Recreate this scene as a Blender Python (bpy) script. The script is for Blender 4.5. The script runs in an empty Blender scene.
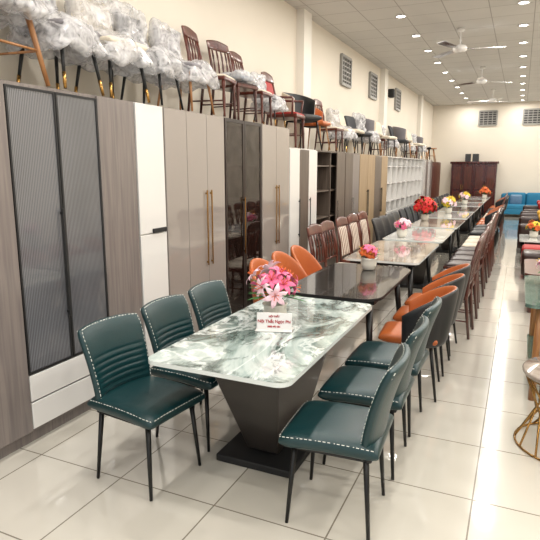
import bpy, bmesh, math, random
from mathutils import Vector, Matrix, noise
random.seed(7)
S=bpy.context.scene
try:
    S.view_settings.view_transform='Standard'
    S.view_settings.look='None'
    S.view_settings.exposure=0.0
except Exception as e: print(e)

def hx(h):
    h=h.lstrip('#'); o=[]
    for i in (0,2,4):
        c=int(h[i:i+2],16)/255
        o.append(c/12.92 if c<=.04045 else ((c+.055)/1.055)**2.4)
    return (o[0],o[1],o[2],1)

# ---------------------------------------------------------------- materials
def base(name):
    m=bpy.data.materials.new(name); m.use_nodes=True
    nt=m.node_tree; return m,nt,nt.nodes['Principled BSDF']
def N(nt,t,**k):
    n=nt.nodes.new(t)
    for a,b in k.items():
        if a in n.inputs: n.inputs[a].default_value=b
        else: setattr(n,a,b)
    return n
def coords(nt,scale=(1,1,1),rot=(0,0,0)):
    tc=N(nt,'ShaderNodeTexCoord'); mp=N(nt,'ShaderNodeMapping')
    mp.inputs['Scale'].default_value=scale; mp.inputs['Rotation'].default_value=rot
    nt.links.new(tc.outputs['Object'],mp.inputs['Vector']); return mp.outputs['Vector']
def ramp(nt,fac,stops):
    r=N(nt,'ShaderNodeValToRGB'); e=r.color_ramp.elements
    e[0].position,e[0].color=stops[0][0],hx(stops[0][1]); e[1].position,e[1].color=stops[-1][0],hx(stops[-1][1])
    for p,c in stops[1:-1]:
        x=e.new(p); x.color=hx(c)
    nt.links.new(fac,r.inputs['Fac']); return r.outputs['Color']
def plain(name,col,rough=.5,metal=0,var=.06,scale=8,bump=0,coat=0,bscale=60):
    m,nt,p=base(name)
    v=coords(nt); n=N(nt,'ShaderNodeTexNoise'); n.inputs['Scale'].default_value=scale; n.inputs['Detail'].default_value=3
    nt.links.new(v,n.inputs['Vector'])
    mr=N(nt,'ShaderNodeMapRange'); mr.inputs[3].default_value=1-var; mr.inputs[4].default_value=1+var
    nt.links.new(n.outputs['Fac'],mr.inputs[0])
    hs=N(nt,'ShaderNodeHueSaturation'); hs.inputs['Color'].default_value=hx(col)
    nt.links.new(mr.outputs[0],hs.inputs['Value']); nt.links.new(hs.outputs[0],p.inputs['Base Color'])
    p.inputs['Roughness'].default_value=rough; p.inputs['Metallic'].default_value=metal
    p.inputs['Coat Weight'].default_value=coat; p.inputs['Coat Roughness'].default_value=.04
    if bump:
        n2=N(nt,'ShaderNodeTexNoise'); n2.inputs['Scale'].default_value=bscale
        nt.links.new(v,n2.inputs['Vector'])
        b=N(nt,'ShaderNodeBump'); b.inputs['Strength'].default_value=bump; b.inputs['Distance'].default_value=.01
        nt.links.new(n2.outputs['Fac'],b.inputs['Height']); nt.links.new(b.outputs[0],p.inputs['Normal'])
    return m
def wood(name,a,b_,rough=.4,scale=(30,30,1.2),coat=0):
    m,nt,p=base(name); v=coords(nt,scale)
    n=N(nt,'ShaderNodeTexNoise'); n.inputs['Scale'].default_value=1.6; n.inputs['Detail'].default_value=5; n.inputs['Distortion'].default_value=.6
    nt.links.new(v,n.inputs['Vector'])
    c=ramp(nt,n.outputs['Fac'],[(.32,a),(.68,b_)]); nt.links.new(c,p.inputs['Base Color'])
    p.inputs['Roughness'].default_value=rough; p.inputs['Coat Weight'].default_value=coat
    return m
def marble(name,stops,rough=.08,scale=1.6,dist=1.6,sc=(1,1,1),rot=(0,0,0),veins=None):
    m,nt,p=base(name); v=coords(nt,sc,rot)
    n=N(nt,'ShaderNodeTexNoise'); n.inputs['Scale'].default_value=scale; n.inputs['Detail'].default_value=9; n.inputs['Roughness'].default_value=.62; n.inputs['Distortion'].default_value=dist
    nt.links.new(v,n.inputs['Vector'])
    c=ramp(nt,n.outputs['Fac'],stops)
    if veins:
        def layer(c,scale,lo,hi,col,seed,amt):
            mp=N(nt,'ShaderNodeMapping'); mp.inputs['Location'].default_value=(seed,seed*2,0); nt.links.new(v,mp.inputs['Vector'])
            n2=N(nt,'ShaderNodeTexNoise'); n2.inputs['Scale'].default_value=scale; n2.inputs['Detail'].default_value=10; n2.inputs['Roughness'].default_value=.6; n2.inputs['Distortion'].default_value=1.0
            nt.links.new(mp.outputs[0],n2.inputs['Vector'])
            r=N(nt,'ShaderNodeValToRGB'); e=r.color_ramp.elements
            e[0].position=lo; e[0].color=(0,0,0,1); e[1].position=hi; e[1].color=(0,0,0,1)
            x=e.new((lo+hi)/2); x.color=(amt,amt,amt,1)
            nt.links.new(n2.outputs['Fac'],r.inputs['Fac'])
            mx=N(nt,'ShaderNodeMix',data_type='RGBA'); nt.links.new(r.outputs['Color'],mx.inputs[0]); nt.links.new(c,mx.inputs[6]); mx.inputs[7].default_value=hx(col)
            return mx.outputs[2]
        for a in veins: c=layer(c,*a)
    nt.links.new(c,p.inputs['Base Color'])
    p.inputs['Roughness'].default_value=rough; p.inputs['Coat Weight'].default_value=.6; p.inputs['Coat Roughness'].default_value=.03
    return m
def tiles(name,c1,c2,cm,size,mort,rough,off=(0,0,0),noisec=.05,coat=0):
    m,nt,p=base(name)
    tc=N(nt,'ShaderNodeTexCoord'); mp=N(nt,'ShaderNodeMapping'); mp.inputs['Location'].default_value=off
    nt.links.new(tc.outputs['Object'],mp.inputs['Vector'])
    b=N(nt,'ShaderNodeTexBrick'); b.offset=0; b.squash=1
    b.inputs['Scale'].default_value=1; b.inputs['Brick Width'].default_value=size; b.inputs['Row Height'].default_value=size
    b.inputs['Mortar Size'].default_value=mort; b.inputs['Mortar Smooth'].default_value=.1
    b.inputs['Color1'].default_value=hx(c1); b.inputs['Color2'].default_value=hx(c2); b.inputs['Mortar'].default_value=hx(cm)
    nt.links.new(mp.outputs[0],b.inputs['Vector'])
    n=N(nt,'ShaderNodeTexNoise'); n.inputs['Scale'].default_value=3; n.inputs['Detail'].default_value=6; nt.links.new(mp.outputs[0],n.inputs['Vector'])
    mr=N(nt,'ShaderNodeMapRange'); mr.inputs[3].default_value=1-noisec; mr.inputs[4].default_value=1+noisec; nt.links.new(n.outputs['Fac'],mr.inputs[0])
    hs=N(nt,'ShaderNodeHueSaturation'); nt.links.new(b.outputs['Color'],hs.inputs['Color']); nt.links.new(mr.outputs[0],hs.inputs['Value'])
    nt.links.new(hs.outputs[0],p.inputs['Base Color']); p.inputs['Roughness'].default_value=rough
    p.inputs['Coat Weight'].default_value=coat; p.inputs['Coat Roughness'].default_value=.05; p.inputs['Coat IOR'].default_value=1.6
    bp=N(nt,'ShaderNodeBump'); bp.invert=True; bp.inputs['Strength'].default_value=.25; bp.inputs['Distance'].default_value=.003
    nt.links.new(b.outputs['Fac'],bp.inputs['Height']); nt.links.new(bp.outputs[0],p.inputs['Normal'])
    return m
def reeded(name,c1,c2,freq=38,rough=.18,axis='Y'):
    m,nt,p=base(name); v=coords(nt)
    w=N(nt,'ShaderNodeTexWave'); w.wave_type='BANDS'; w.bands_direction=axis; w.inputs['Scale'].default_value=freq
    nt.links.new(v,w.inputs['Vector'])
    n=N(nt,'ShaderNodeTexNoise'); n.inputs['Scale'].default_value=1.5; nt.links.new(v,n.inputs['Vector'])
    mx=N(nt,'ShaderNodeMath',operation='MULTIPLY'); nt.links.new(w.outputs['Fac'],mx.inputs[0]); nt.links.new(n.outputs['Fac'],mx.inputs[1])
    c=ramp(nt,mx.outputs[0],[(.05,c1),(.6,c2)]); nt.links.new(c,p.inputs['Base Color'])
    p.inputs['Roughness'].default_value=rough; p.inputs['Coat Weight'].default_value=.9; p.inputs['Coat Roughness'].default_value=.05
    b=N(nt,'ShaderNodeBump'); b.inputs['Strength'].default_value=.4; b.inputs['Distance'].default_value=.002
    nt.links.new(w.outputs['Fac'],b.inputs['Height']); nt.links.new(b.outputs[0],p.inputs['Normal'])
    return m
def glassy(name,col,trans=.6,rough=.03,crinkle=0):
    m,nt,p=base(name); p.inputs['Base Color'].default_value=hx(col); p.inputs['Roughness'].default_value=rough
    p.inputs['Coat Weight'].default_value=.6
    tr=N(nt,'ShaderNodeBsdfTransparent'); tr.inputs['Color'].default_value=(.92,.93,.93,1)
    mx=N(nt,'ShaderNodeMixShader'); out=nt.nodes['Material Output']
    n=N(nt,'ShaderNodeTexNoise'); n.inputs['Scale'].default_value=12 if crinkle else 9; n.inputs['Detail'].default_value=3; n.inputs['Distortion'].default_value=1.5 if crinkle else 0
    v=coords(nt); nt.links.new(v,n.inputs['Vector'])
    mr=N(nt,'ShaderNodeMapRange'); mr.inputs[1].default_value=.3; mr.inputs[2].default_value=.7; d=.28 if crinkle else .12
    mr.inputs[3].default_value=max(0,trans-d); mr.inputs[4].default_value=min(1,trans+d)
    nt.links.new(n.outputs['Fac'],mr.inputs[0]); nt.links.new(mr.outputs[0],mx.inputs[0])
    if crinkle:
        b=N(nt,'ShaderNodeBump'); b.inputs['Strength'].default_value=crinkle; b.inputs['Distance'].default_value=.02
        nt.links.new(n.outputs['Fac'],b.inputs['Height']); nt.links.new(b.outputs[0],p.inputs['Normal']); nt.links.new(b.outputs[0],p.inputs['Coat Normal'])
    nt.links.new(p.outputs[0],mx.inputs[1]); nt.links.new(tr.outputs[0],mx.inputs[2]); nt.links.new(mx.outputs[0],out.inputs['Surface'])
    return m

M={}
M['floor']=tiles('floor_tile','#d0cbc0','#cbc6ba','#857d70',.6,.0042,.12,off=(.1,.25,0),coat=.9)
M['ceil']=tiles('ceiling_tile','#c6c4bf','#c2c0bb','#9a9791',.6,.007,.8)
M['wall']=plain('wall_paint','#d8d0c2',.8,var=.08,scale=.8)
M['pillar']=plain('pillar_paint','#e2ddd3',.7,var=.03,scale=1)
M['trim']=plain('trim_paint','#a99d8c',.5)
M['teal']=plain('teal_leather','#0b3033',.33,var=.12,scale=20,bump=.12,bscale=180)
M['stitch']=plain('stitch_white','#dcdcd4',.6)
M['black']=plain('black_metal','#101010',.35,metal=.3)
M['blackm']=plain('black_matte','#131314',.6)
M['orange']=plain('orange_leather','#ad5a28',.4,var=.1,bump=.1,bscale=120)
M['char']=plain('charcoal_leather','#1d1d1f',.45,var=.1)
M['grey']=plain('grey_fabric','#36373a',.8,var=.12,scale=30)
M['gwood']=wood('grey_wood','#6c6462','#827974',.3,coat=.2)
M['gwoodd']=wood('grey_wood_dark','#50453d','#695d53',.35)
M['lwood']=wood('light_wood','#927b5e','#ab9474',.4)
M['beige']=plain('beige_gloss','#968e88',.1,var=.02,scale=1,coat=1)
M['white']=plain('white_lacquer','#dedcd9',.15,var=.02,scale=2,coat=.5)
M['reed']=reeded('reeded_glass','#4a4b4f','#77787d',26)
M['bglass']=glassy('brown_glass','#231612',.32)
M['bfr']=plain('brown_frame','#251915',.3,var=.05)
M['bint']=wood('brown_interior','#4a3022','#694634',.5)
M['gold']=plain('gold_metal','#a98148',.25,metal=1,var=.03)
M['chrome']=plain('chrome_metal','#cfd0d2',.15,metal=1,var=.02)
M['dwood']=wood('dark_wood','#34130a','#562111',.28,(20,20,3),coat=.4)
M['mwood']=wood('red_brown_wood','#3d170d','#612816',.3,(20,20,3),coat=.3)
M['twood']=wood('tan_wood','#8a5a33','#ad7c4c',.4,(25,25,3))
M['redwood']=wood('mahogany','#300a0a','#4a1211',.25,(20,20,1.5),coat=.4)
M['marble1']=marble('green_marble',[(.30,'#4a5955'),(.40,'#788984'),(.46,'#9fafaa'),(.52,'#c3ceca'),(.58,'#a7b5b0'),(.66,'#76877f'),(.74,'#c9d3cf')],scale=1.5,dist=.8,sc=(1.4,.8,1),rot=(0,0,.6),
   veins=[(1.5,.49,.62,'#2c3b36',3.3,.85),(2.0,.42,.49,'#e6edea',7.1,.85),(4,.57,.66,'#35453f',9.2,.55)])
M['mblack']=marble('black_ceramic',[(.3,'#0f0e0d'),(.55,'#181716'),(.62,'#262220'),(.7,'#131211')],.2)
M['mbrown']=marble('brown_marble',[(.3,'#5a4c42'),(.45,'#94867a'),(.55,'#b8aea2'),(.7,'#7a6b5e')],.08)
M['mwhite']=marble('white_marble',[(.3,'#8d9391'),(.45,'#c9ccc9'),(.6,'#dededb'),(.7,'#b0b5b2')],.08)
M['edge']=plain('slab_edge','#d6dcd9',.2)
M['ped']=plain('pedestal_bronze','#35302c',.35,var=.08,coat=.2)
M['plastic']=glassy('plastic_wrap','#dcdadb',.48,.12,crinkle=.5)
M['cushg']=plain('grey_seat','#777376',.6,var=.1)
M['cream']=plain('cream_fabric','#cfc4b2',.7,var=.05)
M['red']=plain('red_fabric','#9c1815',.6)
M['blue']=plain('blue_fabric','#1a6f93',.7,var=.08)
M['yellow']=plain('yellow_fabric','#c4922a',.7)
M['brownl']=plain('brown_leather','#2c1813',.35,var=.1)
M['pink']=plain('pink_petal','#e0668e',.6,var=.2,scale=40)
M['pinkw']=plain('pale_petal','#f3cdd8',.6)
M['rpetal']=plain('red_petal','#c01515',.6)
M['ypetal']=plain('yellow_petal','#d9b82c',.6)
M['opetal']=plain('orange_petal','#d05f26',.6)
M['leaf']=plain('leaf_green','#2f6a2b',.55,var=.2,scale=20)
M['pot']=plain('white_pot','#dbd6ca',.3)
M['sage']=glassy('green_glass','#5f7d72',.35)
M['signred']=plain('sign_red','#a5161c',.5)
M['bluebit']=plain('blue_pattern','#6f8ba6',.6,var=.3,scale=25)
M['vent']=plain('vent_frame','#8f8d88',.5)
M['ventd']=plain('vent_dark','#3a3a3a',.7)
m,nt,p=base('stripe_fabric'); v=coords(nt); w=N(nt,'ShaderNodeTexWave'); w.bands_direction='Y'; w.inputs['Scale'].default_value=5
nt.links.new(v,w.inputs['Vector']); nt.links.new(ramp(nt,w.outputs['Fac'],[(.35,'#6d3722'),(.5,'#d8cfc0')]),p.inputs['Base Color']); p.inputs['Roughness'].default_value=.6
M['stripe']=m
m,nt,p=base('lamp_glow'); p.inputs['Emission Color'].default_value=(1,.98,.94,1); p.inputs['Emission Strength'].default_value=14; M['glow']=m

# ---------------------------------------------------------------- builder
class B:
    def __init__(s): s.bm=bmesh.new(); s.mats=[]
    def mi(s,k):
        if k not in s.mats: s.mats.append(k)
        return s.mats.index(k)
    def add(s,t,k,smooth=False,mx=None):
        i=s.mi(k) if isinstance(k,str) else None
        if mx is not None: bmesh.ops.transform(t,matrix=mx,verts=t.verts)
        for f in t.faces:
            if i is not None: f.material_index=i
            f.smooth=smooth
        me=bpy.data.meshes.new('t'); t.to_mesh(me); t.free(); s.bm.from_mesh(me); bpy.data.meshes.remove(me)
    def box(s,lo,hi,k,bev=0,seg=2,mx=None):
        t=bmesh.new(); bmesh.ops.create_cube(t,size=1)
        d=[hi[i]-lo[i] for i in range(3)]; c=[(hi[i]+lo[i])/2 for i in range(3)]
        for v in t.verts: v.co=Vector((v.co[i]*d[i]+c[i] for i in range(3)))
        if bev: bmesh.ops.bevel(t,geom=t.edges[:],offset=min(bev,min(abs(x) for x in d)*.49),segments=seg,profile=.5,affect='EDGES')
        s.add(t,k,bev>0.012,mx)
    def tube(s,pts,r,k,seg=8,cap=True,smooth=True):
        pts=[Vector(p) for p in pts]; n=len(pts)
        rs=r if isinstance(r,(list,tuple)) else [r]*n
        t=bmesh.new(); rings=[]
        up=None
        for i,p in enumerate(pts):
            d=(pts[min(i+1,n-1)]-pts[max(i-1,0)]).normalized()
            if up is None:
                up=Vector((0,0,1)) if abs(d.z)<.9 else Vector((1,0,0))
            a=d.cross(up).normalized(); b=a.cross(d).normalized(); up=b
            rings.append([t.verts.new(p+rs[i]*(a*math.cos(2*math.pi*j/seg)+b*math.sin(2*math.pi*j/seg))) for j in range(seg)])
        for i in range(n-1):
            for j in range(seg):
                t.faces.new((rings[i][j],rings[i][(j+1)%seg],rings[i+1][(j+1)%seg],rings[i+1][j]))
        if cap:
            t.faces.new(rings[0]); t.faces.new(rings[-1])
        bmesh.ops.recalc_face_normals(t,faces=t.faces[:]); s.add(t,k,smooth)
    def lathe(s,prof,k,c=(0,0,0),seg=24,smooth=True):
        t=bmesh.new(); rings=[]
        for r,z in prof:
            rings.append([t.verts.new((c[0]+max(r,1e-4)*math.cos(2*math.pi*j/seg),c[1]+max(r,1e-4)*math.sin(2*math.pi*j/seg),c[2]+z)) for j in range(seg)])
        for i in range(len(prof)-1):
            for j in range(seg): t.faces.new((rings[i][j],rings[i][(j+1)%seg],rings[i+1][(j+1)%seg],rings[i+1][j]))
        t.faces.new(rings[0]); t.faces.new(rings[-1])
        bmesh.ops.recalc_face_normals(t,faces=t.faces[:]); s.add(t,k,smooth)
    def sheet(s,P,th,kf,kb=None,nu=18,nv=16,off=None,p=5,noiseamp=0,nscale=8,seed=0):
        kb=kb or kf; t=bmesh.new(); fi,bi=s.mi(kf),s.mi(kb)
        us=[.5-.5*math.cos(math.pi*i/nu) for i in range(nu+1)]; vs=[.5-.5*math.cos(math.pi*i/nv) for i in range(nv+1)]
        F=[];K=[]
        for v in vs:
            rf=[];rb=[]
            for u in us:
                e=1e-3; c=Vector(P(u,v))
                du=Vector(P(min(u+e,1),v))-Vector(P(max(u-e,0),v)); dv=Vector(P(u,min(v+e,1)))-Vector(P(u,max(v-e,0)))
                n=du.cross(dv); n=n.normalized() if n.length>1e-12 else Vector((0,0,1))
                h=(max(0,1-abs(2*u-1)**p)**(1/3))*(max(0,1-abs(2*v-1)**p)**(1/3))
                o=off(u,v) if off else 0
                a=c+n*(th/2*h+o*h); b=c-n*(th/2*h)
                if noiseamp:
                    q=c*nscale+Vector((seed*3.1,seed*1.7,seed))
                    d=Vector((noise.noise(q),noise.noise(q+Vector((9,3,1))),noise.noise(q+Vector((2,8,5)))))*noiseamp
                    d2=abs(noise.noise(q*2.7))*noiseamp*.8
                    a+=d+n*d2*h; b+=d-n*d2*h
                rf.append(t.verts.new(a)); rb.append(t.verts.new(b))
            F.append(rf);K.append(rb)
        for j in range(nv):
            for i in range(nu):
                f=t.faces.new((F[j][i],F[j][i+1],F[j+1][i+1],F[j+1][i])); f.material_index=fi
                f=t.faces.new((K[j][i],K[j+1][i],K[j+1][i+1],K[j][i+1])); f.material_index=bi
        bmesh.ops.remove_doubles(t,verts=t.verts[:],dist=1e-5)
        s.add(t,None,True)
    def prism(s,outline,z0,z1,k,bev=0,kedge=None,mx=None):
        t=bmesh.new(); a=[t.verts.new((x,y,z0)) for x,y in outline]; b=[t.verts.new((x,y,z1)) for x,y in outline]
        n=len(a); t.faces.new(a[::-1]); t.faces.new(b)
        for i in range(n): t.faces.new((a[i],a[(i+1)%n],b[(i+1)%n],b[i]))
        bmesh.ops.recalc_face_normals(t,faces=t.faces[:])
        if mx is not None: bmesh.ops.transform(t,matrix=mx,verts=t.verts)
        if kedge:
            ki,ke=s.mi(k),s.mi(kedge)
            for f in t.faces: f.material_index= ki if len(f.verts)>4 and f.normal.z>.5 else ke
            s.add(t,None)
        else: s.add(t,k)
    def hexa(s,bot,top,k,bev=0):
        t=bmesh.new(); a=[t.verts.new(p) for p in bot]; b=[t.verts.new(p) for p in top]
        t.faces.new(a[::-1]); t.faces.new(b)
        for i in range(4): t.faces.new((a[i],a[(i+1)%4],b[(i+1)%4],b[i]))
        bmesh.ops.recalc_face_normals(t,faces=t.faces[:])
        if bev: bmesh.ops.bevel(t,geom=t.edges[:],offset=bev,segments=2,profile=.5,affect='EDGES')
        s.add(t,k)
    def dashes(s,path,k='stitch',L=.013,gap=.009,r=.0022):
        path=[Vector(p) for p in path]; d=0; 
        for i in range(len(path)-1):
            a,b=path[i],path[i+1]; ln=(b-a).length; dr=(b-a).normalized()
            while d<ln:
                e=min(d+L,ln+.004); s.tube([a+dr*d,a+dr*e],r,k,seg=4,smooth=False); d+=L+gap
            d-=ln
    def mesh(s,name):
        me=bpy.data.meshes.new(name+'_mesh'); s.bm.to_mesh(me); s.bm.free()
        for k in s.mats: me.materials.append(M[k])
        return me
def put(name,me,loc=(0,0,0),rz=0,sc=1):
    o=bpy.data.objects.new(name,me); S.collection.objects.link(o); o.location=loc; o.rotation_euler=(0,0,math.radians(rz)); o.scale=(sc,)*3
    return o
def rr(x0,x1,y0,y1,r,n=6):
    o=[]
    for cx,cy,a0 in ((x1-r,y1-r,0),(x0+r,y1-r,90),(x0+r,y0+r,180),(x1-r,y0+r,270)):
        for i in range(n+1):
            a=math.radians(a0+90*i/n); o.append((cx+r*math.cos(a),cy+r*math.sin(a)))
    return o

# ---------------------------------------------------------------- room
WX=-3.2; YB=21.8; CH=4.0; RX=4.2; Y0=-3.0
def slab(name,lo,hi,k):
    b=B(); b.box(lo,hi,k); return put(name,b.mesh(name))
slab('floor',(WX-.1,Y0,-.1),(RX+.1,YB+.1,0),'floor')
slab('ceiling',(WX-.1,Y0,CH),(RX+.1,YB+.1,CH+.1),'ceil')
slab('wall_left',(WX-.1,Y0,0),(WX,YB+.1,CH),'wall')
slab('wall_back',(WX,YB,0),(RX,YB+.1,CH),'wall')
slab('wall_right',(RX,Y0,0),(RX+.1,YB+.1,CH),'wall')
slab('baseboard_back',(WX,YB-.015,0),(RX,YB,.1),'trim')
slab('baseboard_right',(RX-.015,Y0,0),(RX,YB-.02,.1),'trim')
PIL=(8.1,13.4,18.6)
for i,y in enumerate(PIL):
    slab('pillar' if i==0 else 'pillar.%03d'%i,(WX,y-.16,0),(WX+.12,y+.16,CH),'pillar')
def window(i,axis,c,z,w=.6,h=.5):
    b=B()
    def bx(u0,u1,z0,z1,d0,d1,k):
        if axis=='x': b.box((WX+d0,c+u0,z+z0),(WX+d1,c+u1,z+z1),k)
        else: b.box((c+u0,YB-d1,z+z0),(c+u1,YB-d0,z+z1),k)
    bx(-w/2,w/2,-h/2,h/2,0,.01,'ventd')
    for s_ in (-1,1):
        bx(s_*w/2-.025,s_*w/2+.025,-h/2,h/2,0,.05,'vent'); bx(-w/2,w/2,s_*h/2-.025,s_*h/2+.025,0,.05,'vent')
    for j in range(1,6): bx(-w/2,w/2,-h/2+j*h/6-.012,-h/2+j*h/6+.012,0.01,.035,'vent')
    for j in (1,2,3): bx(-w/2+j*w/4-.012,-w/2+j*w/4+.012,-h/2,h/2,0.01,.04,'vent')
    put('window_%d'%i,b.mesh('window'))
window(1,'x',10.4,3.5); window(2,'x',12.5,3.5); window(3,'x',15.2,3.5); window(4,'y',-1.25,3.48); window(5,'y',.22,3.48)
b=B(); b.box((WX,14.1,3.45),(WX+.15,14.25,3.65),'blackm',.02); b.lathe([(.05,0),(.06,.01)],'char',(WX+.08,14.18,3.44)); put('wall_speaker',b.mesh('speaker'))

# downlights
b=B(); b.lathe([(.085,0),(.095,-.012),(.07,-.018),(.068,-.008)],'white'); b.lathe([(.066,-.006),(.066,-.009)],'glow'); DL=b.mesh('downlight')
for x in (-1.87,-.15,1.6,3.2):
    for j in range(17):
        y=-.6+1.36*j
        put('ceiling_downlight',DL,(x,y,CH))
        l=bpy.data.lights.new('downlight_lamp','AREA'); l.shape='DISK'; l.size=.13; l.energy=18.5 ; l.color=(1,.96,.9)
        lo=bpy.data.objects.new('downlight_lamp',l); S.collection.objects.link(lo); lo.location=(x,y,CH-.03)
# fans
b=B(); b.lathe([(.06,0),(.06,-.05),(.015,-.07)],'white'); b.tube([(0,0,-.04),(0,0,-.28)],.012,'white')
b.lathe([(.03,-.26),(.1,-.28),(.12,-.32),(.1,-.37),(.03,-.39)],'white')
for i in range(3):
    R=Matrix.Rotation(math.radians(120*i+12),4,'Z')
    b.box((.1,-.02,-.335),(.24,.02,-.325),'chrome',mx=R)
    b.hexa([R@Vector(p) for p in ((.2,-.05,-.34),(.72,-.075,-.345),(.72,.07,-.33),(.2,.05,-.325))],[R@Vector(p) for p in ((.2,-.05,-.33),(.72,-.075,-.335),(.72,.07,-.32),(.2,.05,-.315))],'chrome')
FAN=b.mesh('fan')
for i,(x,y) in enumerate(((-1.1,10.1),(-1.0,14.0),(-.95,18.0))): put('ceiling_fan',FAN,(x,y,CH),20*i)

# ---------------------------------------------------------------- cabinets along left wall
XF=-2.63; XBk=-3.07
def cabinet(name,y0,y1,H,carc,doors,openint=None,plinth=.08):
    b=B(); e=.003
    if openint:
        t=.02
        b.box((XBk,y0+e,plinth),(XBk+.01,y1-e,H),openint); b.box((XBk,y0+e,plinth),(XF-.02,y0+t,H),carc); b.box((XBk,y1-t,plinth),(XF-.02,y1-e,H),carc)
        b.box((XBk,y0+e,H-t),(XF-.02,y1-e,H),carc); b.box((XBk,y0+e,plinth),(XF-.02,y1-e,plinth+t),carc)
        for z in (.55,.95,1.35,1.72):
            if z<H-.15: b.box((XBk+.01,y0+t,z),(XF-.05,y1-t,z+.018),openint)
        nm=max(1,round((y1-y0)/.6))
        for i in range(1,nm):
            y=y0+(y1-y0)*i/nm; b.box((XBk+.01,y-.01,plinth),(XF-.03,y+.01,H),carc)
    else: b.box((XBk,y0+e,plinth),(XF-.02,y1-e,H),carc)
    b.box((XBk+.02,y0+.01,0),(XF-.05,y1-.01,plinth),carc)
    for d in doors:
        a0,a1,z0,z1,k=d[:5]; h=d[5] if len(d)>5 else None
        g=.003
        if k in ('reed','bglass'):
            fr='blackm' if k=='reed' else 'bfr'; w=.016 if k=='reed' else .035
            for q in ((a0+g,a0+w,z0+g,z1-g),(a1-w,a1-g,z0+g,z1-g)): b.box((XF-.018,q[0],q[2]),(XF,q[1],q[3]),fr)
            for q in ((z0+g,z0+w),(z1-w,z1-g)): b.box((XF-.018,a0+w,q[0]),(XF,a1-w,q[1]),fr)
            b.box((XF-.012,a0+w,z0+w),(XF-.006,a1-w,z1-w),k)
        else: b.box((XF-.018,a0+g,z0+g),(XF,a1-g,z1-g),k,.0025,1)
        if h:
            typ,hy,hz0,hz1=h[:4]; hk=h[4] if len(h)>4 else 'gold'
            if typ=='v':
                b.box((XF+.012,hy-.006,hz0),(XF+.024,hy+.006,hz1),hk,.003,1)
                for z in (hz0+.03,hz1-.03): b.box((XF-.002,hy-.005,z-.008),(XF+.014,hy+.005,z+.008),hk)
            elif typ=='h':
                b.box((XF-.001,hy,hz0),(XF+.014,h[3],hz0+.035),hk,.003,1)
    return put(name,b.mesh(name))
H=2.18
cabinet('wardrobe',.75,1.82,H,'gwood',[(.75,1.11,.1,H,'gwood'),(1.11,1.46,.1,H,'gwood',('v',1.44,.9,1.4,'blackm')),(1.46,1.82,.1,H,'gwood')])
cabinet('reeded_glass_wardrobe',1.83,3.34,H,'gwood',[
  (1.84,2.22,.09,H,'gwood'),
  (2.22,2.585,.455,H-.02,'reed',('v',2.565,.75,1.45,'blackm')),(2.585,2.95,.455,H-.02,'reed'),
  (2.22,2.95,.28,.45,'white'),(2.22,2.95,.10,.275,'white'),
  (2.95,3.335,.09,H,'gwood')])
cabinet('white_wardrobe',3.345,3.70,H,'white',[(3.35,3.695,1.19,H,'white'),(3.35,3.695,.09,1.185,'white',('h',3.5,1.19,3.68,'blackm'))])
cabinet('beige_wardrobe',3.705,4.69,H,'beige',[(3.71,4.03,.09,H,'beige'),(4.03,4.36,.09,H,'beige',('v',4.32,.8,1.5,'gold')),(4.36,4.685,.09,H,'beige',('v',4.40,.8,1.5,'gold'))])
cabinet('brown_glass_wardrobe',4.695,5.53,H,'bfr',[(4.70,5.11,.1,H,'bglass',('v',5.08,.8,1.4,'gold')),(5.11,5.525,.1,H,'bglass')],'bint')
cabinet('beige_wardrobe',5.535,6.33,H,'beige',[(5.54,5.93,.09,H,'beige',('v',5.90,.8,1.5,'gold')),(5.93,6.325,.09,H,'beige',('v',5.97,.8,1.5,'gold'))])
cabinet('white_cabinet',6.34,7.36,1.95,'white',[(6.35,6.68,.09,1.94,'white',('v',6.65,.8,1.3,'blackm')),(6.68,7.02,.09,1.94,'gwoodd'),(7.02,7.35,.09,1.94,'white',('v',7.05,.8,1.3,'blackm'))])
cabinet('open_bookcase',7.37,8.72,1.95,'gwoodd',[(7.38,7.83,.09,.55,'gwoodd'),(7.83,8.27,.09,.55,'gwoodd'),(8.27,8.71,.09,1.94,'gwoodd',('v',8.31,.9,1.2,'chrome'))],'gwoodd')
cabinet('grey_wood_cabinet',8.73,9.6,1.95,'gwoodd',[(8.74,9.16,.09,1.94,'gwoodd',('v',9.13,.8,1.2,'chrome')),(9.16,9.59,.09,1.94,'gwood',('v',9.2,.8,1.2,'chrome'))])
cabinet('light_wood_wardrobe',9.61,11.84,1.95,'lwood',[(9.62+.555*i,9.62+.555*(i+1),.09,1.94,'lwood' if i!=2 else 'gwoodd',('v',9.62+.555*(i+(1 if i%2==0 else 0))+(-.04 if i%2==0 else .04),.8,1.3,'blackm')) for i in range(4)])
cabinet('white_shelf_unit',11.85,14.2,1.95,'white',[(11.86+.58*i,11.86+.58*(i+1),.09,.75,'white') for i in range(4)],'white')
cabinet('white_shelf_unit',14.21,16.6,1.95,'white',[(14.22+.59*i,14.22+.59*(i+1),.09,.75,'white') for i in range(4)],'white')
cabinet('grey_cabinet',16.61,18.4,1.95,'gwoodd',[(16.62+.44*i,16.62+.44*(i+1),.09,1.94,'gwood' if i%2 else 'white') for i in range(4)])
cabinet('dark_cabinet',18.45,20.4,1.9,'mwood',[(18.46+.48*i,18.46+.48*(i+1),.09,1.89,'mwood') for i in range(4)])
b=B(); b.box((-2.35,21.2,.08),(-.8,21.72,1.85),'redwood'); b.box((-2.4,21.14,1.85),(-.75,21.74,1.93),'redwood',.015); b.box((-2.33,21.25,0),(-.82,21.7,.08),'redwood')
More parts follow.
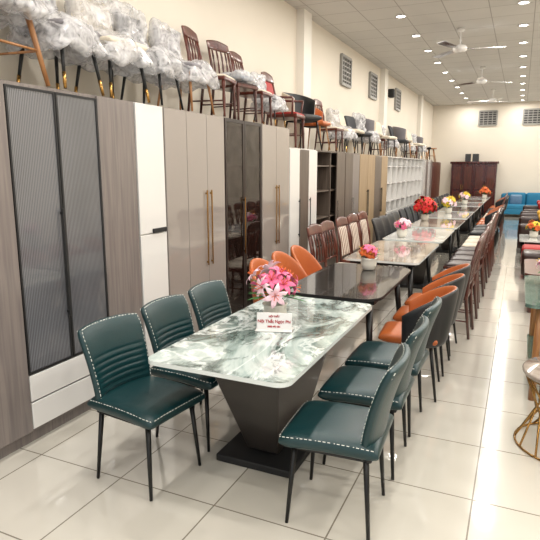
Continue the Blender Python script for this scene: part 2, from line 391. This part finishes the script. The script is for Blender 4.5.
for i in range(4):
    x=-2.34+.385*i; b.box((x+.01,21.17,.1),(x+.375,21.2,1.83),'redwood',.006)
    for z0,z1 in ((.18,.85),(.95,1.75)): b.box((x+.07,21.155,z0),(x+.315,21.172,z1),'dwood',.008)
    b.box((x+(.35 if i%2==0 else .02),21.14,.9),(x+(.365 if i%2==0 else .035),21.17,1.1),'gold')
put('mahogany_wardrobe',b.mesh('mahogany'))

# ---------------------------------------------------------------- chairs (face local +x)
def metal_legs(b,k='black',top=.41,r0=.015,r1=.009,sp=.03,kt=None,a=.17):
    for sx in (-1,1):
        for sy in (-1,1):
            p0=Vector((sx*a,sy*a,top)); p1=Vector((sx*(a+sp),sy*(a+sp),0.002))
            b.tube([p0,p1],[r0,r1],k)
            if kt: b.tube([p0.lerp(p1,.72),p1],[r1+.004,r1+.001],kt)
def teal_chair(kc='teal',stitch=True,kb=None):
    b=B()
    def PB(u,v):
        s=2*u-1; vt=max(0,(v-.84)/.16); w=(.198+.026*v)*(1-.05*vt**2.2)
        return (-.195-.03*v-.085*v*v+.04*s*s, s*w, .405+.455*v-.014*vt*abs(s)**3)
    rib=lambda u,v:(.006*math.cos(v*2*math.pi*14) if .06<v<.62 and .08<u<.92 else 0)
    b.sheet(PB,.05,kc,kb,nu=18,nv=64,off=rib,p=8)
    def PS(u,v):
        s=2*u-1; x=-.235+.475*v; w=.215+.012*v-.012*max(0,(v-.85)/.15)**2
        return (x,s*w,.445-.012*(v**4)-.008*s**4+.006*math.sin(v*3.1))
    b.sheet(lambda u,v:PS(v,u),.085,kc,kc,nu=20,nv=20,p=8)
    b.box((-.2,-.185,.385),(.19,.185,.412),'blackm',.01)
    if stitch:
        n=30
        pts=[]
        for i in range(n+1):
            q=Vector(PB(.045,i/n*.96)); pts.append(q+Vector((.02,-.004,0)))
        b.dashes(pts)
        pts=[Vector((q.x,-q.y,q.z)) for q in pts]; b.dashes(pts)
        b.dashes([Vector(PB(.045+.91*i/12,.965))+Vector((.012,0,.012)) for i in range(13)])
        for sg in (0,1):
            b.dashes([Vector(PB(abs(sg-.03),i/n*.97))+Vector((-.018,0,0)) for i in range(n+1)])
        for sg in (-1,1):
            pts=[]
            for i in range(16):
                v=.05+.93*i/15; q=Vector(PS(.5+sg*.478,v)); pts.append(q+Vector((0,sg*.004,.026)))
            b.dashes(pts)
        b.dashes([Vector(PS(.06+.88*i/14,.985))+Vector((.006,0,.022)) for i in range(15)])
    metal_legs(b)
    return b.mesh('dining_chair')
TEAL=teal_chair()
GREY=teal_chair('grey',False); CHAR=teal_chair('char',False); CREAM=teal_chair('cream',False)
def tub_chair(kf,kb,arm=.45,kl='black',kt=None,ks=None,Hb=.43,R0=.22,Ad=108):
    b=B(); A=math.radians(Ad)
    def P(u,v):
        f=(2*u-1)*A; t=abs(2*u-1); Hh=Hb*(1-arm*t**2.2)
        R=R0+.02*v
        return (-.015-R*math.cos(f)-.05*v*(1-t*t),R*math.sin(f),.40+Hh*v)
    b.sheet(lambda u,v:P(1-u,v),.045,kb,kf,nu=32,nv=16,p=6)
    def PS(u,v):
        s=2*v-1; return (-.2+.43*u,s*(.205-.03*abs(1-u-.5)),.445)
    b.sheet(PS,.095,ks or kf,ks or kf,nu=16,nv=16,p=5)
    b.box((-.15,-.15,.385),(.15,.15,.41),'blackm',.01)
    metal_legs(b,kl,kt=kt,a=.15,sp=.06)
    return b.mesh('tub_chair')
ORNG=tub_chair('orange','orange',arm=.62,Hb=.47,R0=.195,Ad=92); ORND=tub_chair('orange','char')
def wood_chair(k='mwood',ks='cream',slats=4,arms=False,solid=None,wrap=False):
    b=B()
    b.box((-.21,-.215,.40),(.22,.215,.445),k,.012)
    b.sheet(lambda u,v:(-.19+.4*u,-.2+.4*v,.452),.05,ks,nu=12,nv=12)
    if wrap: b.sheet(lambda u,v:(-.17+.4*u,-.2+.4*v,.53),.13,'plastic',nu=20,nv=20,noiseamp=.05,seed=9,p=6); b.sheet(lambda u,v:(-.12+.3*u,-.15+.3*v,.53),.08,'bluebit',nu=12,nv=12)
    for sy in (-1,1):
        b.tube([(.19,sy*.18,.41),(.19,sy*.18,.34),(.19,sy*.18,.30),(.195,sy*.185,.2),(.2,sy*.19,.05),(.2,sy*.19,0)],[.022,.024,.016,.021,.013,.016],k)
        b.tube([(-.25,sy*.19,0.003),(-.2,sy*.19,.42),(-.22,sy*.195,.7),(-.29,sy*.19,1.0)],[.014,.02,.018,.014],k)
        b.tube([(.19,sy*.18,.18),(-.225,sy*.19,.18)],.009,k)
        if arms:
            b.tube([(-.23,sy*.2,.68),(0,sy*.24,.66),(.17,sy*.24,.65)],.016,k); b.tube([(.17,sy*.24,.65),(.15,sy*.2,.42)],.014,k)
    def cr(u,v):
        s=2*u-1; return (-.275-.03*v+.02*s*s,s*.215,.9+.10*v+.035*math.cos(s*math.pi/2)*v)
    b.sheet(cr,.03,k,nu=14,nv=8,p=8)
    if solid:
        b.sheet(lambda u,v:(-.205-.075*v,-.17+.34*u,.5+.4*v),.055,solid,nu=12,nv=12)
    else:
        b.tube([(-.215,-.19,.56),(-.215,.19,.56)],.013,k)
        for i in range(slats):
            y=-.13+.26*i/(slats-1)
            b.tube([(-.215,y,.56),(-.225,y,.7),(-.235,y,.76),(-.245,y,.82),(-.275,y,.93)],[.009,.015,.008,.014,.009],k,seg=6)
    return b.mesh('wooden_chair')
WOODD=wood_chair('dwood','brownl'); WOODM=wood_chair('mwood','cream'); STRP=wood_chair('mwood','stripe',solid='stripe'); WOODW=wood_chair('dwood','brownl',wrap=True)
WRED=wood_chair('mwood','red',3,True,solid='red')

for y,r in ((2.27,-7),(2.81,-3),(3.34,-3)): put('dining_chair',TEAL,(-1.79,y,0),r)
for y,r in ((2.39,183),(2.96,181),(3.50,179)): put('dining_chair',TEAL,(-.72,y,0),r)
for y,r in ((4.42,-12),(4.92,-8),(5.42,-4)): put('upholstered_tub_chair',ORNG,(-1.93,y,0),r)
for y,r in ((4.1,184),(4.66,180),(5.20,178)): put('upholstered_tub_chair',ORND,(-.67,y,0),r)
for y in (6.15,6.62): put('wooden_dining_chair',WOODM,(-1.95,y,0),-4)
for y in (7.25,7.8,8.35): put('striped_dining_chair',STRP,(-1.95,y,0),-3)
for y in (5.78,6.25,6.72,7.45,7.92,8.39,8.86): put('wooden_dining_chair',WOODD,(-.60,y,0),180+random.uniform(-5,5))
for i,y in enumerate((9.1,9.6,10.1,10.6)):
    put('leather_dining_chair',CHAR,(-1.92,y,0),-3)
for i,y in enumerate((9.4,9.9,10.4)):
    put('wooden_dining_chair',WOODM,(-.58,y,0),180)
for i in range(14):
    y=11.3+.6*i
    put('leather_dining_chair',(GREY,CHAR)[(i//3)%2],(-1.92,y,0),0)
    q=(i//3)%3
    put(('leather_dining_chair','upholstered_tub_chair','wooden_dining_chair')[q],(CHAR,ORND,WOODM)[q],(-.60,y,0),180)

# ---------------------------------------------------------------- tables
def ped_table(name,yc,ktop,kedge='edge',L=1.55,W=.79,style='ped',kp='ped',corner=.07):
    b=B(); b.prism(rr(-W/2,W/2,-L/2,L/2,corner),.728,.75,ktop,kedge=kedge)
    if style=='ped':
        b.box((-.24,-.36,.0),(.24,.36,.045),'blackm',.008)
        b.hexa([(-.10,-.22,.045),(.10,-.22,.045),(.10,.22,.045),(-.10,.22,.045)],[(-.22,-.50,.70),(.22,-.50,.70),(.22,.50,.70),(-.22,.50,.70)],kp,.01)
        b.box((-.28,-.55,.70),(.28,.55,.728),'blackm')
    else:
        b.box((-W/2+.05,-L/2+.1,.69),(W/2-.05,L/2-.1,.728),'blackm')
        for sx in (-1,1):
            for sy in (-1,1): b.tube([(sx*(W/2-.12),sy*(L/2-.22),.69),(sx*(W/2-.06),sy*(L/2-.1),0)],[.03,.018],'black')
    return put(name,b.mesh(name),(-1.27,yc,0))
ped_table('marble_dining_table',2.89,'marble1',L=1.6)
ped_table('black_dining_table',4.52,'mblack','blackm',L=1.45,style='leg',corner=.16)
tt=[('mbrown',6.32),('mwhite',8.1),('mbrown',9.9),('mwhite',11.7),('mblack',13.5),('mwhite',15.3),('mbrown',17.1),('mwhite',18.9)]
for i,(k,y) in enumerate(tt): ped_table('marble_dining_table' if k!='mblack' else 'black_dining_table',y,k,style='ped' if i%2 else 'leg',L=1.6)

# ---------------------------------------------------------------- flowers
def bouquet(pet,n=14,R=.14,hc=.22,pot='pot',fs=.05,seed=1,alt=None,pw=.36,leaves=0,lily=False):
    rnd=random.Random(seed); b=B()
    b.lathe([(.045,0),(.06,.01),(.075,.06),(.07,.1),(.08,.115),(.07,.118),(.06,.1)],pot)
    C=Vector((0,0,hc))
    for i in range(n):
        ph=2.399*i; ct=1-1.1*(i+.5)/n; st=math.sqrt(max(0,1-ct*ct))
        d=Vector((st*math.cos(ph),st*math.sin(ph),ct)); rf=rnd.uniform(.75,1.15) if not lily else rnd.uniform(.8,1.4); c=C+d*R*rf
        b.tube([(0,0,.1),(c.x*.4,c.y*.4,.1+(c.z-.1)*.6),c],.003,'leaf',seg=4)
        q=d.to_track_quat('Z','Y').to_matrix().to_4x4(); T=Matrix.Translation(c)@q@Matrix.Rotation(rnd.random()*6,4,'Z')@Matrix.Rotation(rnd.uniform(-.5,.5),4,'X')
        kk=alt if (alt and i%3==1) else pet
        for j in range(6):
            Rj=T@Matrix.Rotation(j*math.pi/3,4,'Z')
            def Pp(u,v,Rj=Rj):
                w=math.sin(math.pi*(.06+.94*v))*pw*fs
                zz=(.75*v-.75*v**3) if lily else (.6*v-.85*v**3)
                return Rj@Vector((fs*1.1*v,(2*u-1)*w,fs*zz))
            b.sheet(Pp,.0025,kk,nu=4,nv=7)
        for j in range(5 if lily else 1):
            a=j*1.257; t0=T@Vector((0,0,0)); t1=T@Vector((.3*fs*math.cos(a),.3*fs*math.sin(a),.65*fs)); b.tube([t0,t1],[.0012,.003],'ypetal' if not lily else 'opetal',seg=4)
    for i in range(leaves or n+4):
        a=rnd.random()*6.28; e=rnd.uniform(.0,1.2); d=Vector((math.cos(a)*math.cos(e),math.sin(a)*math.cos(e),math.sin(e)))
        s0=C*.8; side=d.cross(Vector((0,0,1))).normalized(); L=R*rnd.uniform(1.3,2.0)
        def Pl(u,v,d=d,side=side,s0=s0,L=L):
            return s0+d*(L*v)+side*((2*u-1)*.018*math.sin(math.pi*min(1,v*.95+.03)))+Vector((0,0,-.04*v*v))
        b.sheet(Pl,.003,'leaf',nu=3,nv=6)
    return b.mesh('bouquet')
put('lily_bouquet',bouquet('pink',11,.115,.205,fs=.075,alt='pinkw',seed=3,pw=.24,leaves=34,lily=True),(-1.34,3.0,.751))
put('flower_arrangement',bouquet('pink',12,.08,.15,fs=.05,alt='opetal'),(-1.25,4.98,.751))
put('flower_arrangement',bouquet('pinkw',12,.10,.15,fs=.055,alt='pink',seed=4),(-1.45,7.6,.751))
put('flower_arrangement',bouquet('rpetal',26,.18,.22,fs=.08,seed=5),(-1.55,10.2,.751))
put('flower_arrangement',bouquet('ypetal',16,.14,.2,fs=.07,seed=6,alt='pinkw'),(-1.35,12.1,.751))
put('flower_arrangement',bouquet('ypetal',12,.14,.2,fs=.06,seed=7,alt='pinkw'),(-1.3,15.2,.751))
put('flower_arrangement',bouquet('opetal',14,.14,.2,fs=.07,seed=8),(-1.0,18.6,.751))
# sign plaque
b=B(); mx=Matrix.Rotation(math.radians(-12),4,'X')
b.box((-.105,-.006,0),(.105,.006,.105),'white',.003,1,mx=mx); b.box((-.11,-.04,0),(.11,.05,.008),'white',.003,1)
pl=put('sign_plaque',b.mesh('plaque'),(-1.265,2.82,.7505),18)
def text(body,size,z,par,k='signred',y=-.0075):
    c=bpy.data.curves.new('sign_text','FONT'); c.body=body; c.size=size; c.align_x='CENTER'; c.extrude=.0006; c.offset=.0006
    c.materials.append(M[k]); o=bpy.data.objects.new('sign_text',c); S.collection.objects.link(o); o.parent=par
    a=math.radians(-12); o.location=(0,y*math.cos(a)-z*math.sin(a),z*math.cos(a)+y*math.sin(a)); o.rotation_euler=(math.radians(90-12),0,0)
text('Nội Thất Ngọc Phi',.025,.045,pl); text('NỘI THẤT',.014,.078,pl); text('0888 493 001',.014,.018,pl)

# ---------------------------------------------------------------- stacked chairs on cabinets
def wrapped(seed=0,kl='black',kt='gold',ks='cushg',big=1.0):
    b=B(); metal_legs(b,kl,kt=kt,a=.14,sp=.05,top=.36)
    b.sheet(lambda u,v:(-.19+.39*u,-.19+.38*v,.39),.08,ks,nu=10,nv=10)
    b.sheet(lambda u,v:(-.18-.06*v+.05*(2*u-1)**2,-.19+.38*u,.40+.36*v),.05,ks,nu=10,nv=10)
    b.sheet(lambda u,v:(-.21+.44*u,-.22+.44*v,.41-.17*max(abs(2*v-1),abs(2*u-1))**4),.09*big,'plastic',nu=30,nv=30,noiseamp=.045,nscale=8,seed=seed,p=6)
    b.sheet(lambda u,v:(-.17-.07*v+.05*(2*u-1)**2,(-.22+.44*u)*(1-.12*v),.34+.46*v*big),.11*big,'plastic',nu=30,nv=30,noiseamp=.05,nscale=8,seed=seed+5,p=6)
    return b.mesh('wrapped_chair')
WR=[wrapped(1),wrapped(2,'black','gold','cream'),wrapped(3,'twood',None,'cushg'),wrapped(4,'black',None,'grey',big=1.08)]
def stool():
    b=B(); b.sheet(lambda u,v:(-.2+.4*u,-.2+.4*v,.47),.09,'cushg',nu=14,nv=14)
    b.sheet(lambda u,v:(-.18-.04*v+.06*(2*u-1)**2,-.2+.4*u,.48+.25*v),.05,'cushg',nu=14,nv=10)
    b.sheet(lambda u,v:(-.22+.44*u,-.22+.44*v,.48-.1*max(abs(2*v-1),abs(2*u-1))**4),.12,'plastic',nu=22,nv=22,noiseamp=.045,nscale=9,seed=3,p=6)
    metal_legs(b,'twood',top=.45,r0=.02,r1=.013,sp=.07,a=.13)
    q=.17
    b.tube([(q,q,.2),(q,-q,.2),(-q,-q,.2),(-q,q,.2),(q,q,.2)],.008,'twood',seg=6)
    return b.mesh('bar_stool')
STL=stool()
XC=-2.82
seq=[('bar_stool',STL,2.33,6,1),('wrapped_chair',WR[0],2.83,5,1),('wrapped_chair',WR[1],3.33,-6,1),('wrapped_chair',WR[3],3.82,8,.98),('wrapped_chair',WR[2],4.32,0,.98),
 ('wooden_dining_chair',WOODM,4.82,10,.84),('wooden_dining_chair',WOODW,5.27,-10,.82),('wooden_dining_chair',WOODM,5.72,5,.78),('wrapped_chair',WR[0],6.14,0,.78)]
for n,me,y,r,s_ in seq: put(n,me,(XC,y,H+.004),r,s_)
put('wooden_armchair',WRED,(XC,6.66,1.955),5,.93)
TUBB=tub_chair('char','cream',.3); put('upholstered_tub_chair',TUBB,(XC,7.22,1.955),-20,.95)
TUBW=tub_chair('cream','cushg',.2,'twood'); TUBR=tub_chair('orange','orange',.4,'twood')
far=[('upholstered_tub_chair',TUBR,.85),('wooden_dining_chair',WOODM,.8),('wrapped_chair',WR[1],.9),('leather_dining_chair',CREAM,.85),('leather_dining_chair',GREY,.82),('wrapped_chair',WR[3],.95),('upholstered_tub_chair',TUBW,.9),('wooden_dining_chair',WOODD,.75),('leather_dining_chair',CREAM,.9),('wrapped_chair',WR[2],.85),
 ('leather_dining_chair',GREY,.9),('upholstered_tub_chair',TUBW,.95),('wrapped_chair',WR[1],.8),('wooden_dining_chair',WOODM,.75),('leather_dining_chair',CREAM,.9),('wrapped_chair',WR[0],.9),('upholstered_tub_chair',TUBW,.85),('leather_dining_chair',CHAR,.8)]
ys=[7.73]+[8.5+.54*i for i in range(9)]+[13.85+.56*i for i in range(8)]
for (n,me,s_),y in zip(far,ys):
    put(n,me,(XC+random.uniform(-.01,.03),y+random.uniform(-.02,.02),1.957),random.uniform(-14,14),s_)
b=B(); b.lathe([(.18,.42),(.19,.44),(.18,.46)],'twood')
for a in range(4):
    c,s_=math.cos(a*1.571+.78),math.sin(a*1.571+.78); b.tube([(c*.1,s_*.1,.42),(c*.2,s_*.2,0.002)],.014,'twood')
b.tube([(.15*math.cos(i*.524),.15*math.sin(i*.524),.2) for i in range(13)],.008,'twood',seg=6)
put('wooden_stool',b.mesh('stool'),(-2.83,19.3,1.903))
b=B(); b.box((-1.9,21.25,0),(-1.45,21.6,.27),'grey',.01); b.box((-1.7,21.24,0),(-1.65,21.26,.27),'cream'); put('storage_box',b.mesh('box'),(0,0,1.933))

# ---------------------------------------------------------------- right side furniture
b=B(); b.lathe([(.29,.455),(.30,.465),(.30,.48),(.29,.49)],'mbrown',seg=40)
n=14
for i in range(n):
    a=2*math.pi*i/n; a2=a+.9
    P0=Vector((.28*math.cos(a),.28*math.sin(a),.45)); P2=Vector((.31*math.cos(a2),.31*math.sin(a2),.008))
    Pm=Vector((.2*math.cos((a+a2)/2),.2*math.sin((a+a2)/2),.22))
    b.tube([P0,P0.lerp(Pm,.5),Pm,Pm.lerp(P2,.5),P2],.007,'gold',seg=6)
for r,z in ((.28,.45),(.31,.008)): b.tube([(r*math.cos(i*math.pi/16),r*math.sin(i*math.pi/16),z) for i in range(33)],.007,'gold',seg=6)
put('side_table',b.mesh('side_table'),(.40,3.58,0))
b=B(); b.prism(rr(-.4,.4,-.6,.6,.06),.72,.745,'sage'); 
for sx in (-1,1):
    for sy in (-1,1): b.tube([(sx*.3,sy*.5,.72),(sx*.3,sy*.5,0)],.025,'twood')
    b.box((sx*.3-.02,-.5,.66),(sx*.3+.02,.5,.72),'twood')
b.prism(rr(-.34,.34,-.54,.54,.05),.2,.215,'sage'); put('glass_top_table',b.mesh('gt'),(.50,4.75,0))
put('flower_arrangement',bouquet('pinkw',12,.10,.17,fs=.05,alt='pink',seed=11),(.28,4.9,.747))
b=B(); b.prism(rr(-.45,.45,-.6,.6,.1),.43,.48,'mwood'); b.box((-.38,-.52,.36),(.38,.52,.43),'mwood')
for sx in (-1,1):
    for sy in (-1,1): b.tube([(sx*.35,sy*.48,.4),(sx*.37,sy*.5,.2),(sx*.36,sy*.5,0)],[.04,.03,.035],'mwood')
put('wooden_coffee_table',b.mesh('ct'),(.58,7.5,0))
def sofa(kb,W=2.0,D=.85,cush=3,kp=None,legs='blackm'):
    b=B(); b.box((-W/2,-D/2,.1),(W/2,D/2,.3),kb,.03); 
    for s_ in (-1,1): b.box((s_*W/2-(.18 if s_>0 else 0),-D/2,.1),(s_*W/2+(.18 if s_<0 else 0),D/2,.6),kb,.06,3)
    b.box((-W/2,D/2-.2,.1),(W/2,D/2,.8),kb,.07,3); w=(W-.36)/cush
    for i in range(cush):
        x=-W/2+.18+w*i; b.box((x+.005,-D/2-.01,.28),(x+w-.005,D/2-.18,.44),kb,.04,3); b.box((x+.01,D/2-.33,.42),(x+w-.01,D/2-.16,.84),kb,.06,3)
        if kp and i!=1: 
            mx=Matrix.Translation((x+w/2,D/2-.4,.6))@Matrix.Rotation(math.radians(20),4,'X')
            b.box((-.19,-.05,-.18),(.19,.05,.18),kp,.05,3,mx=mx)
    for sx in (-1,1):
        for sy in (-1,1): b.tube([(sx*(W/2-.1),sy*(D/2-.1),.1),(sx*(W/2-.1),sy*(D/2-.1),0)],.025,legs)
    return b.mesh('sofa')
put('blue_sofa',sofa('blue',2.3,.9,3,'bluebit'),(.55,21.2,0),0)
put('leather_sofa',sofa('brownl',2.0,.85,3,'yellow'),(.46,12.9,0),270)
put('leather_armchair',sofa('brownl',.95,.8,1),(.46,15.2,0),270)
def otto(k):
    b=B(); b.box((-.25,-.25,.06),(.25,.25,.42),k,.05,3)
    for sx in (-1,1):
        for sy in (-1,1): b.tube([(sx*.18,sy*.18,.08),(sx*.18,sy*.18,0)],.02,'blackm')
    return b.mesh('ottoman')
put('leather_ottoman',otto('brownl'),(.36,9.3,0)); put('leather_ottoman',otto('red'),(.36,9.95,0))
b=B(); b.prism(rr(-.4,.4,-.5,.5,.05),.4,.43,'mwhite'); b.box((-.3,-.4,0),(.3,.4,.4),'brownl',.01); put('coffee_table',b.mesh('ct2'),(.46,11.1,0))
put('flower_arrangement',bouquet('ypetal',12,.12,.18,fs=.06,alt='opetal',seed=13),(.3,11.1,.432))
put('leather_sofa',sofa('brownl',1.8,.85,3,'red'),(.55,17.2,0),270)

# ---------------------------------------------------------------- world + camera
w=bpy.data.worlds.new('world'); S.world=w; w.use_nodes=True
bg=w.node_tree.nodes['Background']; bg.inputs['Color'].default_value=(.95,.97,1,1); bg.inputs['Strength'].default_value=1.3
cd=bpy.data.cameras.new('camera'); cam=bpy.data.objects.new('camera',cd); S.collection.objects.link(cam)
cd.sensor_width=36; cd.lens=36; cam.location=(0,0,1.7); cam.rotation_euler=(math.radians(90-10.7),0,math.radians(24.6)); cd.clip_end=200
S.camera=cam
